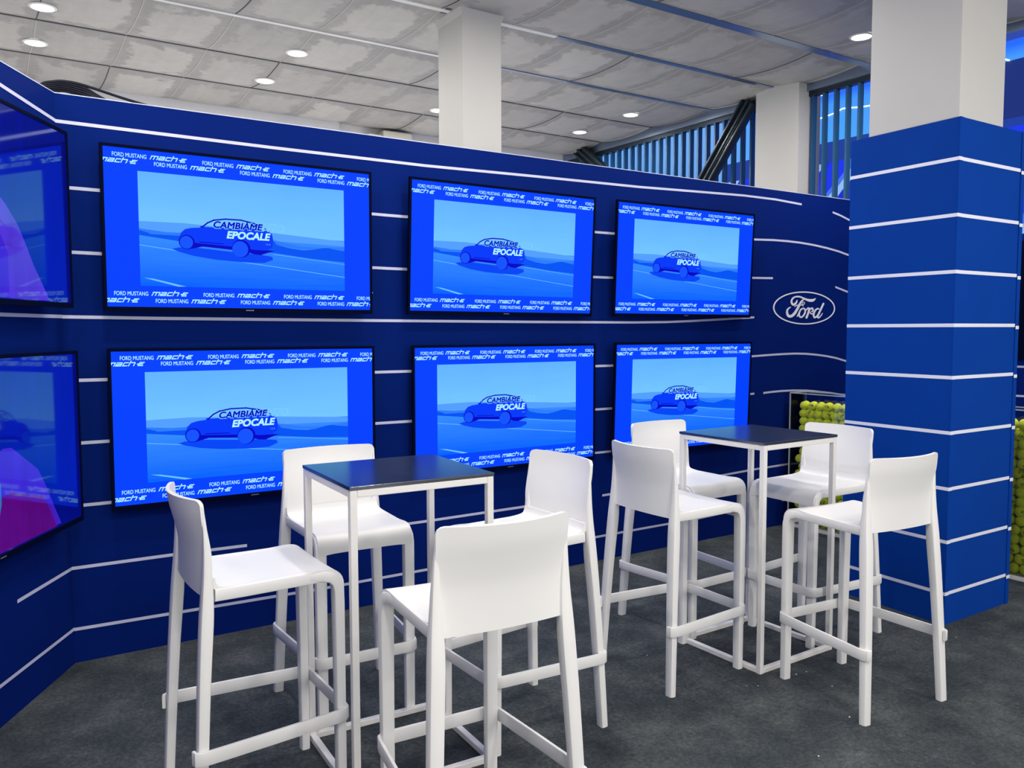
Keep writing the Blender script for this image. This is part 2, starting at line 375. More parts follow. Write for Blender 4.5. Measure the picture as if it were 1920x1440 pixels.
# oval script emblem on the back wall: strokes traced on a 160x90 px window, mapped to the wall plane
LX = lambda x, y: 2.4475 + (x - 130) * (3.2105 - 2.4475) / (1495 - 130)
LZ = lambda x, y: 1.874 - (y - 220) * (1.874 - 1.626) / (922 - 220) + (x - 812) * 0.0
def blob(b, cx, cz_, r, y, m=0, n=14):
    b.poly([(cx + r * 1.0 * math.cos(-2 * math.pi * i / n), y, cz_ + r * math.sin(-2 * math.pi * i / n)) for i in range(n)][::-1], m)
strokes = [
 [(632, 402, 22), (612, 455, 42), (560, 500, 50), (520, 470, 46), (512, 410, 40), (545, 350, 36), (610, 318, 34), (690, 318, 36), (770, 348, 38), (850, 380, 50), (920, 395, 62), (980, 390, 60), (1025, 365, 34), (1045, 345, 12)],
 [(790, 362, 22), (740, 410, 36), (700, 470, 46), (668, 540, 52), (628, 620, 56), (580, 700, 60), (520, 755, 62), (460, 760, 60), (425, 710, 52), (420, 640, 42), (445, 590, 36), (492, 558, 18)],
 [(582, 548, 14), (612, 520, 20), (660, 508, 22), (720, 508, 20), (770, 495, 18), (798, 465, 16), (790, 435, 14), (765, 440, 14), (748, 470, 14), (748, 505, 14), (775, 532, 12)],
 [(640, 765, 22), (665, 720, 30), (690, 670, 36), (715, 615, 36), (762, 582, 34), (800, 590, 34), (818, 640, 36), (800, 710, 38), (760, 765, 38), (715, 780, 38), (685, 740, 36), (690, 670, 34)],
 [(820, 640, 26), (850, 600, 30), (885, 570, 36), (905, 590, 40), (895, 650, 44), (875, 720, 46), (848, 790, 46)],
 [(890, 660, 26), (925, 600, 34), (965, 572, 40), (992, 600, 36), (985, 640, 28), (962, 650, 24)],
 [(925, 660, 20), (950, 700, 26), (985, 700, 28), (1010, 680, 26)],
 [(1130, 590, 24), (1100, 578, 34), (1055, 610, 38), (1020, 670, 42), (1010, 740, 42), (1035, 785, 40), (1080, 760, 36), (1120, 700, 34), (1145, 640, 30)],
 [(1230, 462, 44), (1195, 540, 44), (1160, 620, 44), (1125, 700, 44), (1100, 760, 42), (1120, 790, 36), (1160, 765, 28), (1195, 715, 22), (1212, 685, 16)],
]
b = MB(); yl = -0.003
segs = []
for st in strokes:
    P = catmull(st, 5)
    for p, q in zip(P[:-1], P[1:]): segs.append((p, q))
CW = 2.6                     # cell size in tracing pixels
cells = {}
for (x0_, y0_, w0_), (x1_, y1_, w1_) in segs:
    r_ = max(w0_, w1_) / 2 + 1; dx, dy = x1_ - x0_, y1_ - y0_; L2 = dx * dx + dy * dy or 1e-9
    for gy in range(int((min(y0_, y1_) - r_) / CW), int((max(y0_, y1_) + r_) / CW) + 1):
        for gx in range(int((min(x0_, x1_) - r_) / CW), int((max(x0_, x1_) + r_) / CW) + 1):
            px, py = (gx + .5) * CW, (gy + .5) * CW
            t_ = max(0, min(1, ((px - x0_) * dx + (py - y0_) * dy) / L2))
            if math.hypot(px - x0_ - t_ * dx, py - y0_ - t_ * dy) < (w0_ + (w1_ - w0_) * t_) / 2: cells.setdefault(gy, set()).add(gx)
for gy, row in cells.items():
    xs_ = sorted(row); a_ = xs_[0]; pv = a_
    for gx in xs_[1:] + [10 ** 6]:
        if gx != pv + 1:
            b.poly([(LX(a_ * CW, 0), yl, LZ(812, (gy + 1) * CW)), (LX((pv + 1) * CW, 0), yl, LZ(812, (gy + 1) * CW)), (LX((pv + 1) * CW, 0), yl, LZ(812, gy * CW)), (LX(a_ * CW, 0), yl, LZ(812, gy * CW))]); a_ = gx
        pv = gx
n = 64; ex, ez = 2.829, 1.750
for i in range(n):
    a0, a1 = 2 * math.pi * i / n, 2 * math.pi * (i + 1) / n
    b.poly([(ex + 0.372 * math.cos(a0), yl, ez + 0.1235 * math.sin(a0)), (ex + 0.372 * math.cos(a1), yl, ez + 0.1235 * math.sin(a1)),
            (ex + 0.389 * math.cos(a1), yl, ez + 0.1335 * math.sin(a1)), (ex + 0.389 * math.cos(a0), yl, ez + 0.1335 * math.sin(a0))])
o = b.build('emblem', M['stripe_bright'], wall); o['label'] = 'white oval emblem with script lettering'

# left booth wall, 60 degrees off the back wall
C0 = Vector((-2.48, 0, 0)); DL = Vector((-0.489, -0.872, 0)).normalized(); NL = Vector((-DL.y, DL.x, 0))
if NL.x < 0: NL = -NL
def lw(s, d, z): p = C0 + DL * s + NL * d; return (p.x, p.y, z)
LM = Matrix((( -DL.x, -NL.x, 0, C0.x), (-DL.y, -NL.y, 0, C0.y), (0, 0, 1, 0), (0, 0, 0, 1)))   # local x to the right along the wall, y into the wall
b = MB(); b.box(-3.2, 0, 0, 0.09, 0, WT, 0, LM); b.box(-3.2, 0, -0.001, 0.091, WT, WT + 0.004, 2, LM)
fl = lambda s, z: lw(s, 0.0012, z)
for rws in ([(0, 2.537), (0.45, 2.566), (1.0, 2.59), (3.1, 2.6)], [(0, 1.645), (3.1, 1.645)], [(0, 0.458), (0.487, 0.461)], [(0, 0.166), (3.1, 0.166)],
            [(0.06, 2.24), (3.1, 2.25)], [(0.06, 1.945), (3.1, 1.945)], [(0.06, 1.35), (3.1, 1.35)], [(0.06, 1.05), (3.1, 1.05)]):
    for i in range(len(rws) - 1):
        (s0, z0), (s1, z1) = rws[i], rws[i + 1]
        b.poly([fl(s1, z1 - SW / 2), fl(s0, z0 - SW / 2), fl(s0, z0 + SW / 2), fl(s1, z1 + SW / 2)], 1)
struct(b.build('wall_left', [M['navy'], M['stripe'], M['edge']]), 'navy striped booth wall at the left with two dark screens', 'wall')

# right booth wall, only a sliver shows beyond the clad column
b = MB(); b.box(3.42, 3.48, -3.2, 0.09, 0, 2.25, 0)
b.box(3.405, 3.42, -2.6, -1.30, 1.36, 2.20, 2)
for z in (1.508, 1.309, 1.10): b.box(3.4185, 3.42, -3.2, -1.3, z - 0.007, z + 0.007, 1)
struct(b.build('wall_right', [M['navy'], M['stripe'], M['black']]), 'navy striped booth wall behind the tennis ball boxes', 'wall')

# ------------------------------------------------------------------ columns
def column(name, label, x0, x1, y0, y1, z1=CEIL, z0=0):
    t_ = thing(name, label, 'column', ((x0 + x1) / 2, (y0 + y1) / 2, z0))
    w, d = (x1 - x0) / 2, (y1 - y0) / 2
    b = MB(); b.box(-w, w, -d, d, 0, z1 - z0); b.build('shaft', M['white_wall'], t_, bevel=0.004)
    return t_, w, d
t1, w, d = column('column', 'white square column standing behind the navy wall, between the first two upper screens', 0.048, 0.365, 0.693, 1.043)
b = MB(); zt = CEIL - 0.02
ring0 = [(-w, -d), (w, -d), (w, d), (-w, d)]; ring1 = [(-w - .018, -d - .018), (w + .018, -d - .018), (w + .018, d + .018), (-w - .018, d + .018)]
for i in range(4):
    j = (i + 1) % 4
    b.poly([(*ring0[i], zt - 0.05), (*ring0[j], zt - 0.05), (*ring1[j], zt), (*ring1[i], zt)])
    b.poly([(*ring1[i], zt), (*ring1[j], zt), (*ring1[j], zt + 0.012), (*ring1[i], zt + 0.012)])
o = b.build('collar', M['white_wall'], t1)
o = MB(); o.box(-w - .06, w + .06, -d - .06, d + .06, CEIL - 0.008, CEIL + 0.0); q = o.build('ceiling_gap', M['gap'], t1)
column('column', 'white square column under the end of the louvres, right of the diagonal steel brace', 3.395, 3.70, 0.545, 1.03)

# clad column in front
t2 = thing('clad_column', 'tall white column clad to head height in blue board with white stripes', 'column', (1.775, -1.656, 0))
ox, oy = 1.775, -1.656
b = MB()
P = [(1.458 - ox, -1.982 - oy), (2.091 - ox, -1.981 - oy), (2.091 - ox, -1.33 - oy), (1.492 - ox, -1.33 - oy)]
b.prism(P, 0, 2.667, 0)
zs = [2.456, 2.168, 1.876, 1.598, 1.324, 1.032, 0.734, 0.450, 0.170]
e = 0.0012; sw = 0.0185
for z in zs:
    (xa, ya), (xb, yb), (xc, yc), (xd, yd) = P
    b.poly([(xa, ya - e, z - sw / 2), (xb, ya - e, z - sw / 2), (xb, ya - e, z + sw / 2), (xa, ya - e, z + sw / 2)], 1)
    b.poly([(xd - e, yd, z - sw / 2), (xa - e, ya, z - sw / 2), (xa - e, ya, z + sw / 2), (xd - e, yd, z + sw / 2)], 1)
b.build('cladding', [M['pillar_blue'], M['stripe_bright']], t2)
b = MB()      # slim corner boards that stand a little proud
b.box(P[0][0] - 0.002, P[0][0] + 0.03, P[0][1] - 0.004, P[0][1], 0, 2.667, 0); b.box(P[1][0] - 0.006, P[1][0] + 0.028, P[1][1] - 0.006, P[1][1] + 0.02, 0, 2.667, 0)
for z in zs:
    b.box(P[0][0] - 0.0035, P[0][0] + 0.03, P[0][1] - 0.0052, P[0][1], z - sw / 2, z + sw / 2, 1); b.box(P[1][0] - 0.006, P[1][0] + 0.0285, P[1][1] - 0.0072, P[1][1], z - sw / 2 - 0.012, z + sw / 2 - 0.012, 1)
b.build('corner_strip', [M['pillar_blue'], M['stripe_bright']], t2)
b = MB(); b.prism([(1.466 - ox, -1.974 - oy), (1.900 - ox, -1.974 - oy), (1.900 - ox, -1.44 - oy), (1.494 - ox, -1.44 - oy)], 2.6675, CEIL); b.build('shaft', M['white_wall'], t2, bevel=0.004)

# ------------------------------------------------------------------ ceiling downlights
def downlight(x, y, label, on=True):
    t_ = thing('downlight', label, 'ceiling light', (x, y, CEIL - 0.03), group=None)
    return t_
ring_me = None
def make_downlight_meshes():
    b = MB(); n = 32
    for i in range(n):
        a0, a1 = 2 * math.pi * i / n, 2 * math.pi * (i + 1) / n
        for (r0, z0, r1_, z1) in ((0.082, 0.004, 0.088, -0.002), (0.088, -0.002, 0.072, -0.008), (0.072, -0.008, 0.066, 0.0)):
            b.poly([(r0 * math.cos(a0), r0 * math.sin(a0), z0), (r1_ * math.cos(a0), r1_ * math.sin(a0), z1), (r1_ * math.cos(a1), r1_ * math.sin(a1), z1), (r0 * math.cos(a1), r0 * math.sin(a1), z0)])
    c = MB(); c.prism([(0.067 * math.cos(2 * math.pi * i / n), 0.067 * math.sin(2 * math.pi * i / n)) for i in range(n)], -0.004, 0.03)
    return b.mesh('trim_ring', M['white_trim'], True), c.mesh('diffuser', M['lamp'])
rm, dm = make_downlight_meshes()
LL = [(-2.36, 3.0, 'round ceiling downlight at the far left, the lower of the two there'), (-2.36, 2.18, 'round ceiling downlight cut by the top edge of the picture at left'),
      (-0.61, 3.03, 'round ceiling downlight over the first upper screen, farther of the pair'), (-0.61, 2.17, 'round ceiling downlight over the first upper screen, nearer of the pair'),
      (1.13, 3.09, 'round ceiling downlight half hidden by the left edge of the white column'), (2.875, 3.05, 'round ceiling downlight near the louvres, farther of the pair'),
      (2.85, 2.17, 'round ceiling downlight near the louvres, nearer of the pair'), (2.80, -0.475, 'round ceiling downlight beside the clad column')]
for x, y, lab in LL:
    v = (y - TY0) / TY; u = (x - TX0) / TX
    z = cz(u, v) - 0.004
    t_ = thing('downlight', lab, 'ceiling light', (x, y, z), group='round ceiling downlights')
    for nm, me in (('trim_ring', rm), ('diffuser', dm)):
        q = bpy.data.objects.new(nm, me); col.objects.link(q); q.parent = t_
    lamp((x, y, z - 0.012), LAMP_W)
for x in (-4.10, -2.36, -0.61, 1.13, 2.85):       # the same lamps go on over the booth, above the frame
    for y in (-0.44, -1.31, -3.90, -4.76, -7.3):
        if (x > 2 and y == -0.44) or (abs(x - 1.13) < .1 and y == -1.31): continue
        
        lamp((x, y, CEIL - 0.05), LAMP_W)

# ------------------------------------------------------------------ stool
def make_stool():
    root = thing('bar_stool', '-', 'bar stool', group='white bar stools around the tables')
    W = M['plastic']
    prof = catmull([(-0.188, 0.822), (-0.184, 0.802), (-0.168, 0.789), (-0.10, 0.783), (0.0, 0.781), (0.10, 0.783), (0.165, 0.786), (0.200, 0.780), (0.222, 0.762), (0.231, 0.738), (0.232, 0.716)], 3)
    b = MB(); nx_ = 12; G = []
    for (y, z) in prof:
        row = []
        for i in range(nx_ + 1):
            u = -1 + 2 * i / nx_
            hw = 0.196 + (0.008 if y < 0 else 0.0) * (-y / 0.2)
            lipz = 0.0
            if z < 0.735 and y > 0.2: lipz = -0.012 * abs(u) ** 4
            row.append((u * hw, y - 0.016 * (1 - u * u) * max(0, min(1, (-y - 0.05) / 0.13)), z - 0.004 * (1 - u * u) + lipz))
        G.append(row)
    b.slab(G[::-1], 0.015)
    for s in (-1, 1):      # side rails under the seat edge
        b.bar([(s * 0.197, -0.190, 0.766), (s * 0.193, -0.10, 0.764), (s * 0.188, 0.05, 0.764), (s * 0.185, 0.17, 0.764)], 0.022, 0.040, (1, 0, 0), 0.006)
    b.build('seat', W, root, True)
    b = MB(); G = []
    nv = 16; nu = 26
    for j in range(nv + 1):
        v = j / nv; row = []
        for i in range(nu + 1):
            u = math.sin(math.pi / 2 * (-1 + 2 * i / nu))
            hw = 0.205 + 0.012 * (1 - v) ** 1.6
            ee = (1 - abs(u)) * 0.205; rr = 0.024; ztop = 1.065 - (rr - math.sqrt(max(0, rr * rr - (rr - ee) ** 2)) if ee < rr else 0)
            z = 0.760 + (ztop - 0.760) * v
            y = -0.205 - 0.020 * max(0, v - 0.45) - (1 - u * u) * (0.014 + 0.036 * v) + 0.008 * math.sin(math.pi * min(1, v * 1.2))
            row.append((u * hw, y, z))
        G.append(row)
    b.slab(G, 0.012)
    b.build('backrest', W, root, True)
    for s in (-1, 1):
        b = MB()
        b.bar([(s * 0.183, 0.10, 0.766), (s * 0.184, 0.16, 0.764), (s * 0.184, 0.190, 0.756), (s * 0.184, 0.207, 0.738), (s * 0.184, 0.213, 0.712), (s * 0.184, 0.214, 0.66), (s * 0.184, 0.215, 0.4), (s * 0.183, 0.216, 0.0)],
              [0.026, 0.034, 0.040, 0.043, 0.045, 0.045, 0.043, 0.040], [0.030, 0.036, 0.038, 0.038, 0.036, 0.036, 0.034, 0.032], (1, 0, 0), 0.008)
        b.build('leg', W, root, True)
        b = MB()
        LP = [(0.2370, -0.258, 0.0, 0.040, 0.032), (0.2270, -0.246, 0.25, 0.043, 0.034), (0.2155, -0.232, 0.50, 0.045, 0.037), (0.2060, -0.219, 0.68, 0.046, 0.040), (0.2035, -0.214, 0.76, 0.042, 0.036),
              (0.2020, -0.2115, 0.83, 0.034, 0.029), (0.2020, -0.2115, 0.90, 0.024, 0.021), (0.2015, -0.2145, 0.97, 0.015, 0.013), (0.2000, -0.2175, 1.02, 0.008, 0.008)]
        LP = catmull(LP, 3)
        b.bar([(s * p[0], p[1], p[2]) for p in LP], [p[3] for p in LP], [p[4] for p in LP], (1, 0, 0), 0.009)
        b.build('leg', W, root, True)
    b = MB()
    half = [(-0.226, -0.270), (-0.244, -0.266), (-0.2515, -0.252), (-0.2505, -0.22), (-0.232, 0.0), (-0.213, 0.20), (-0.208, 0.224), (-0.192, 0.238), (-0.165, 0.240), (0, 0.240)]
    path = half + [(-x, y) for x, y in half[::-1][1:]]
    b.bar([(x, y, 0.2835) for x, y in path], 0.045, 0.011, (0, 0, 1), 0.003)
    b.build('footrest', W, root, True)
    return root
stool0 = make_stool()
stools = [
 ((-2.045, -1.561, -1.562), 'white plastic bar stool left of the near table, its back to the left screens'),
 ((-1.609, -2.246, -0.066), 'white plastic bar stool in the foreground, seen from behind, in front of the near table'),
 ((-0.100, -1.576, -1.580), 'white plastic bar stool left of the far table, its curved back towards us'),
 ((0.369, -2.190, -0.092), 'white bar stool in front of the far table, seen from behind, near the blue column'),
 ((0.381, -1.158, -3.118), 'white plastic bar stool between the lower right screen and the far table'),
 ((0.820, -1.606, 1.572), 'white plastic bar stool right of the far table, its back to the blue column'),
 ((-1.537, -1.096, 3.095), 'white plastic bar stool behind the near table, in front of the lower left screen'),
 ((-1.039, -1.627, 1.592), 'white plastic bar stool right of the near table, turned towards the left'),
]
for i, ((x, y, rz), lab) in enumerate(stools):
    o = stool0 if i == 0 else copy_tree(stool0)
    o.location = (x, y, 0); o.rotation_euler = (0, 0, rz); o['label'] = lab

# ------------------------------------------------------------------ tables
def make_table(label, x, y, rz):
    w, d, h, q = 0.541, 0.527, 1.069, 0.025
    root = thing('bar_table', label, 'bar table', (x, y, 0), rz, 'square high bar tables')
    b = MB(); b.box(-w / 2, w / 2, -d / 2, d / 2, h - 0.012, h); b.build('tabletop', M['top'], root, bevel=0.002)
    def frame(z0, z1, name):
        b = MB(); i = q + 0.0003
        b.box(-w / 2 + .002 + i, w / 2 - .002 - i, -d / 2 + .002, -d / 2 + .002 + q, z0, z1); b.box(-w / 2 + .002 + i, w / 2 - .002 - i, d / 2 - .002 - q, d / 2 - .002, z0, z1)
        b.box(-w / 2 + .002, -w / 2 + .002 + q, -d / 2 + .002 + i, d / 2 - .002 - i, z0, z1); b.box(w / 2 - .002 - q, w / 2 - .002, -d / 2 + .002 + i, d / 2 - .002 - i, z0, z1)
        b.build(name, M['metal_white'], root, bevel=0.0025)
    frame(h - 0.037, h - 0.0125, 'top_frame'); frame(0.001, 0.024, 'base_frame')
    for sx in (-1, 1):
        for sy in (-1, 1):
            b = MB(); cx, cy = sx * (w / 2 - .002 - q / 2), sy * (d / 2 - .002 - q / 2)
            b.box(cx - q / 2, cx + q / 2, cy - q / 2, cy + q / 2, 0, h - 0.0125); b.build('leg', M['metal_white'], root, bevel=0.0025)
    return root
make_table('square high table with dark top at left, blue screen glow on its top', -1.538, -1.584, -0.040)
make_table('square high table with dark top nearer the blue column', 0.399, -1.610, 0.018)

# ------------------------------------------------------------------ screens
SWD, SHT = 1.3117, 0.7375
def ribbon(pts, w):
    out = []
    for i in range(len(pts) - 1):
        (x0_, y0_), (x1_, y1_) = pts[i], pts[i + 1]
        dx, dy = x1_ - x0_, y1_ - y0_; d_ = math.hypot(dx, dy); ux, uy = dx / d_ * w / 2, dy / d_ * w / 2
        out.append([(x0_ - ux + uy, y0_ - uy - ux), (x1_ + ux + uy, y1_ + uy - ux), (x1_ + ux - uy, y1_ + uy + ux), (x0_ - ux - uy, y0_ - uy + ux)])
    return out
def word(txt, shear=0.0, offset=0.0, space=1.0):
    cu = bpy.data.curves.new('t', 'FONT'); cu.body = txt; cu.shear = shear; cu.space_character = space; cu.resolution_u = 4
    ob = bpy.data.objects.new('t', cu); col.objects.link(ob); bpy.context.view_layer.update()
    me = bpy.data.meshes.new_from_object(ob.evaluated_get(bpy.context.evaluated_depsgraph_get()))
    P = [[(me.vertices[i].co.x, me.vertices[i].co.y) for i in p.vertices] for p in me.polygons]
    if offset:
        cnt = {}
        for p in me.polygons:
            for ek in p.edge_keys: cnt[ek] = cnt.get(ek, 0) + 1
        for (a, c), n_ in cnt.items():
            if n_ == 1:
                A_, B_ = me.vertices[a].co, me.vertices[c].co
                if (A_ - B_).length > 1e-5: P += ribbon([(A_.x, A_.y), (B_.x, B_.y)], 2 * offset)
    bpy.data.objects.remove(ob); bpy.data.curves.remove(cu); bpy.data.meshes.remove(me)
    xs_ = [p[0] for f in P for p in f]; ys_ = [p[1] for f in P for p in f]
    if not xs_: return P
    x0_, x1_ = min(xs_), max(xs_)
    ref = 0.729
    return [[((x - x0_) / (x1_ - x0_), y / ref) for x, y in f] for f in P]
def clip(poly, x0, x1):
    for side in (0, 1):
        out = []
        for i in range(len(poly)):
            a, b_ = poly[i - 1], poly[i]
            ia = a[0] >= x0 if side == 0 else a[0] <= x1; ib = b_[0] >= x0 if side == 0 else b_[0] <= x1
            xc = x0 if side == 0 else x1
            if ia != ib:
                t_ = (xc - a[0]) / (b_[0] - a[0]); out.append((xc, a[1] + t_ * (b_[1] - a[1])))
            if ib: out.append(b_)
        poly = out
        if len(poly) < 3: return None
    return poly
FM = word('FORD MUSTANG', 0, 0.012)
me_strokes = [[(0, 0), (0, .8)], [(-.1, 1), (2.0, 1)], [(1.05, 1), (1.05, 0)], [(2.1, .85), (2.1, 0)], [(2.7, 1), (4.1, 1), (4.25, .85), (4.25, 0), (2.7, 0), (2.65, .45), (4.2, .5)],
              [(6.2, 1), (4.95, 1), (4.85, 0), (6.2, 0)], [(6.75, 1.5), (6.75, 0)], [(6.75, 1), (8.2, 1), (8.35, .85), (8.35, 0)], [(11.2, 1), (9.9, 1), (9.8, 0), (11.2, 0)], [(9.3, .52), (10.9, .52)]]
MACH = []
for s_ in me_strokes:
    for q in ribbon(s_, 0.34): MACH.append([((x + 0.55 * y + 0.3) / 12.4, y) for x, y in q])
EPO = word('EPOCALE', 0.22, 0.042, 1.03)
CAM_o = word('CAMBIAMENTO', 0.22, 0.060, 1.03)
CAM_d1 = word('CAMBI\u00c1MENTO', 0.22, 0.034, 1.03)
A1 = (0.0, 64, 255)
SM = [emat('screen royal blue', rgb(0, 66, 255)), gradmat('picture sky', 2, 0.0, 0.29, rgb(118, 200, 255), rgb(96, 178, 255), ((3, 1, 9), 0.5)),
      gradmat('picture road', 2, -0.27, -0.03, rgb(0, 100, 255), rgb(52, 140, 255), ((2, 1, 60), 0.5)), emat('picture hills', rgb(0, 84, 246)),
      emat('lettering', rgb(178, 245, 255)), emat('car body', rgb(0, 58, 252)), emat('car dark', rgb(0, 0, 196)), emat('wheel', rgb(16, 84, 255)),
      emat('road line', rgb(110, 190, 255)), emat('outline faint', rgb(128, 212, 255)), emat('car shadow', rgb(0, 70, 248)), emat('haze band', rgb(84, 160, 255)),
      emat('hill haze', rgb(44, 124, 252)), emat('outline mid', rgb(110, 185, 255))]
def screen_mesh():
    b = MB(); W2, H2 = SWD / 2, SHT / 2
    def put(poly, layer, m):
        p = clip(poly, 0.0, 1.0)
        if not p: return
        pts = [(u * SWD - W2, -0.0004 - 0.00018 * layer, H2 - v * SHT) for u, v in p]
        a = sum(pts[i - 1][0] * pts[i][2] - pts[i][0] * pts[i - 1][2] for i in range(len(pts)))
        if a < 0: pts.reverse()
        b.poly(pts, m)
    def glyphs(G, u0, u1, base, cap, layer, m):      # base: v of baseline, cap: cap height in v
        for g in G: put([(u0 + x * (u1 - u0), base - y * cap) for x, y in g], layer, m)
    b.box(-W2, W2, -0.0003, 0.004, -H2, H2, 0)
    pu0, pu1, pv0, pv1 = 0.111, 0.889, 0.136, 0.864
    put([(pu0, pv0), (pu1, pv0), (pu1, 0.52), (pu0, 0.52)], 0, 1)
    put([(pu0, 0.50), (pu1, 0.50), (pu1, pv1), (pu0, pv1)], 1, 2)
    put([(pu0, 0.4516), (0.27, 0.447), (0.6, 0.475), (pu1, 0.506), (pu1, 0.54), (0.6, 0.53), (pu0, 0.515)], 2, 11)
    put([(pu0, 0.498), (0.20, 0.512), (0.33, 0.51), (0.6, 0.525), (0.70, 0.555), (0.78, 0.56), (pu1, 0.545), (pu1, 0.60), (0.6, 0.56), (0.25, 0.55), (pu0, 0.53)], 3, 12)
    put([(pu0, 0.508), (0.14, 0.522), (0.1495, 0.531), (0.245, 0.531), (0.35, 0.53), (0.597, 0.53), (0.609, 0.555), (0.66, 0.574), (0.715, 0.584), (0.75, 0.578), (0.7665, 0.572), (0.80, 0.56), (0.82, 0.558), (0.85, 0.567), (pu1, 0.575), (pu1, 0.655), (0.75, 0.64), (0.596, 0.612), (0.245, 0.5665), (pu0, 0.5405)], 4, 3)
    def rline(pts, w, lay, m):
        for q in ribbon([(x, y * SHT / SWD) for x, y in pts], w): put([(x, y * SWD / SHT) for x, y in q], lay, m)
    rline([(0.1118, 0.6029), (0.2439, 0.6296), (0.4987, 0.6894), (0.8882, 0.7641)], 0.0022, 5, 8)
    rline([(0.596, 0.6223), (0.8886, 0.6707)], 0.0016, 5, 8)
    put([(0.1211, 0.8116), (0.1552, 0.8166), (0.268, 0.8617), (0.2403, 0.864)], 5, 8)
    put([(0.2197, 0.6196), (0.2442, 0.6072), (0.2991, 0.6019), (0.4407, 0.62), (0.5292, 0.626), (0.5897, 0.6391), (0.5944, 0.6603), (0.5588, 0.6847), (0.4928, 0.6866), (0.3824, 0.6775), (0.2983, 0.6585), (0.2492, 0.6372)], 6, 10)
    # dark underside
    put([(0.27, 0.57), (0.43, 0.575), (0.60, 0.60), (0.572, 0.615), (0.545, 0.632), (0.52, 0.628), (0.50, 0.618), (0.44, 0.606), (0.33, 0.594), (0.29, 0.612), (0.262, 0.60)], 7, 6)
    put([(0.2464, 0.5714), (0.2451, 0.5512), (0.2539, 0.5097), (0.2678, 0.4858), (0.2899, 0.4751), (0.3232, 0.4691), (0.3206, 0.4592), (0.3328, 0.4577), (0.3372, 0.4623), (0.45, 0.4623), (0.5731, 0.4632), (0.5911, 0.4826), (0.5956, 0.5252), (0.5921, 0.574), (0.5686, 0.598), (0.5293, 0.598), (0.4998, 0.5935), (0.44, 0.584), (0.2994, 0.5714), (0.27, 0.585)], 8, 5)
    put([(0.315, 0.5605), (0.41, 0.566), (0.405, 0.571), (0.32, 0.567)], 9, 6)
    def ell(cu_, cv_, ru, rv, lay, m, n=24): put([(cu_ + ru * math.cos(2 * math.pi * i / n), cv_ + rv * math.sin(2 * math.pi * i / n)) for i in range(n)], lay, m)
    ell(0.2735, 0.570, 0.0285, 0.0475, 9, 6); ell(0.272, 0.571, 0.0235, 0.042, 10, 7)
    ell(0.4715, 0.594, 0.035, 0.060, 9, 6); ell(0.468, 0.598, 0.030, 0.054, 10, 7)
    rline([(0.329, 0.4657), (0.3488, 0.4352), (0.3716, 0.4150), (0.4145, 0.4020), (0.4724, 0.402), (0.5195, 0.4175), (0.5552, 0.4395), (0.5791, 0.4656)], 0.0052, 10, 6)
    put([(0.47, 0.445), (0.53, 0.455), (0.585, 0.468), (0.56, 0.474), (0.47, 0.465)], 9, 5)
    # headline, two lines
    glyphs(CAM_o, 0.3665, 0.639, 0.4650, 0.0480, 11, 9)
    for g in CAM_d1:
        mx_ = sum(p[0] for p in g) / len(g); glyphs([g], 0.3695, 0.636, 0.4630, 0.0440, 12, 6 if mx_ < 0.70 else 1)
    glyphs(EPO, 0.4175, 0.5855, 0.5280, 0.0480, 13, 4)
    glyphs(word('1.2 A', 0.0, 0.0, 1.0), 0.566, 0.584, 0.5620, 0.012, 13, 13)
    for (start, base, sl) in ((0.0294, 0.0555, 1), (0.1672 - 0.3060, 0.0950, 1), (0.0230, 0.9270, 1), (0.1605 - 0.3060, 0.9720, 1)):
        for k_ in range(5):
            u = start + k_ * 0.3060
            if u > 1: continue
            glyphs(FM, u, u + 0.1130, base, 0.0265, 5, 4)
            glyphs(MACH, u + 0.1225, u + 0.2525, base - 0.003, 0.0195, 5, 4)
    return b.mesh('screen', SM)
scr = screen_mesh()
def make_tv(label, loc, rot, screen_me=None, depth=0.05, gap=0.03, group='video screens on the navy wall'):
    root = thing('wall_screen', label, 'screen', loc, 0, group); root.rotation_euler = rot
    W2, H2 = SWD / 2, SHT / 2; bz = 0.014; bb = 0.022
    b = MB()
    b.box(-W2 - bz, W2 + bz, -0.004, 0.012, H2, H2 + bz); b.box(-W2 - bz, W2 + bz, -0.004, 0.012, -H2 - bb, -H2)
    b.box(-W2 - bz, -W2, -0.004, 0.012, -H2, H2); b.box(W2, W2 + bz, -0.004, 0.012, -H2, H2)
    b.build('bezel', M['black'], root)
    b = MB(); b.box(-W2 - bz + .004, W2 + bz - .004, 0.006, 0.018, -H2 - bb + .004, H2 + bz - .004); b.box(-W2 + .06, W2 - .06, 0.018, depth, -H2 + .05, H2 - .06)
    b.build('housing', M['black'], root, bevel=0.002)
    q = bpy.data.objects.new('screen', screen_me); col.objects.link(q); q.parent = root
    b = MB(); b.box(W2 + bz - 0.002, W2 + bz + 0.004, 0.004, 0.010, -H2 + 0.092, -H2 + 0.098); b.build('standby_light', M['led'], root)
    b = MB(); b.box(-0.02, 0.02, -0.0046, -0.004, -H2 - 0.013, -H2 - 0.008); b.build('maker_badge', mat('grey badge', (0.12, 0.13, 0.16, 1), 0.4), root)
    b = MB()
    if gap > 0.004:
        b.box(-0.2, 0.2, depth - 0.002, depth + gap, -0.15, 0.15); b.build('wall_bracket', M['steel_dark'], root)
    return root
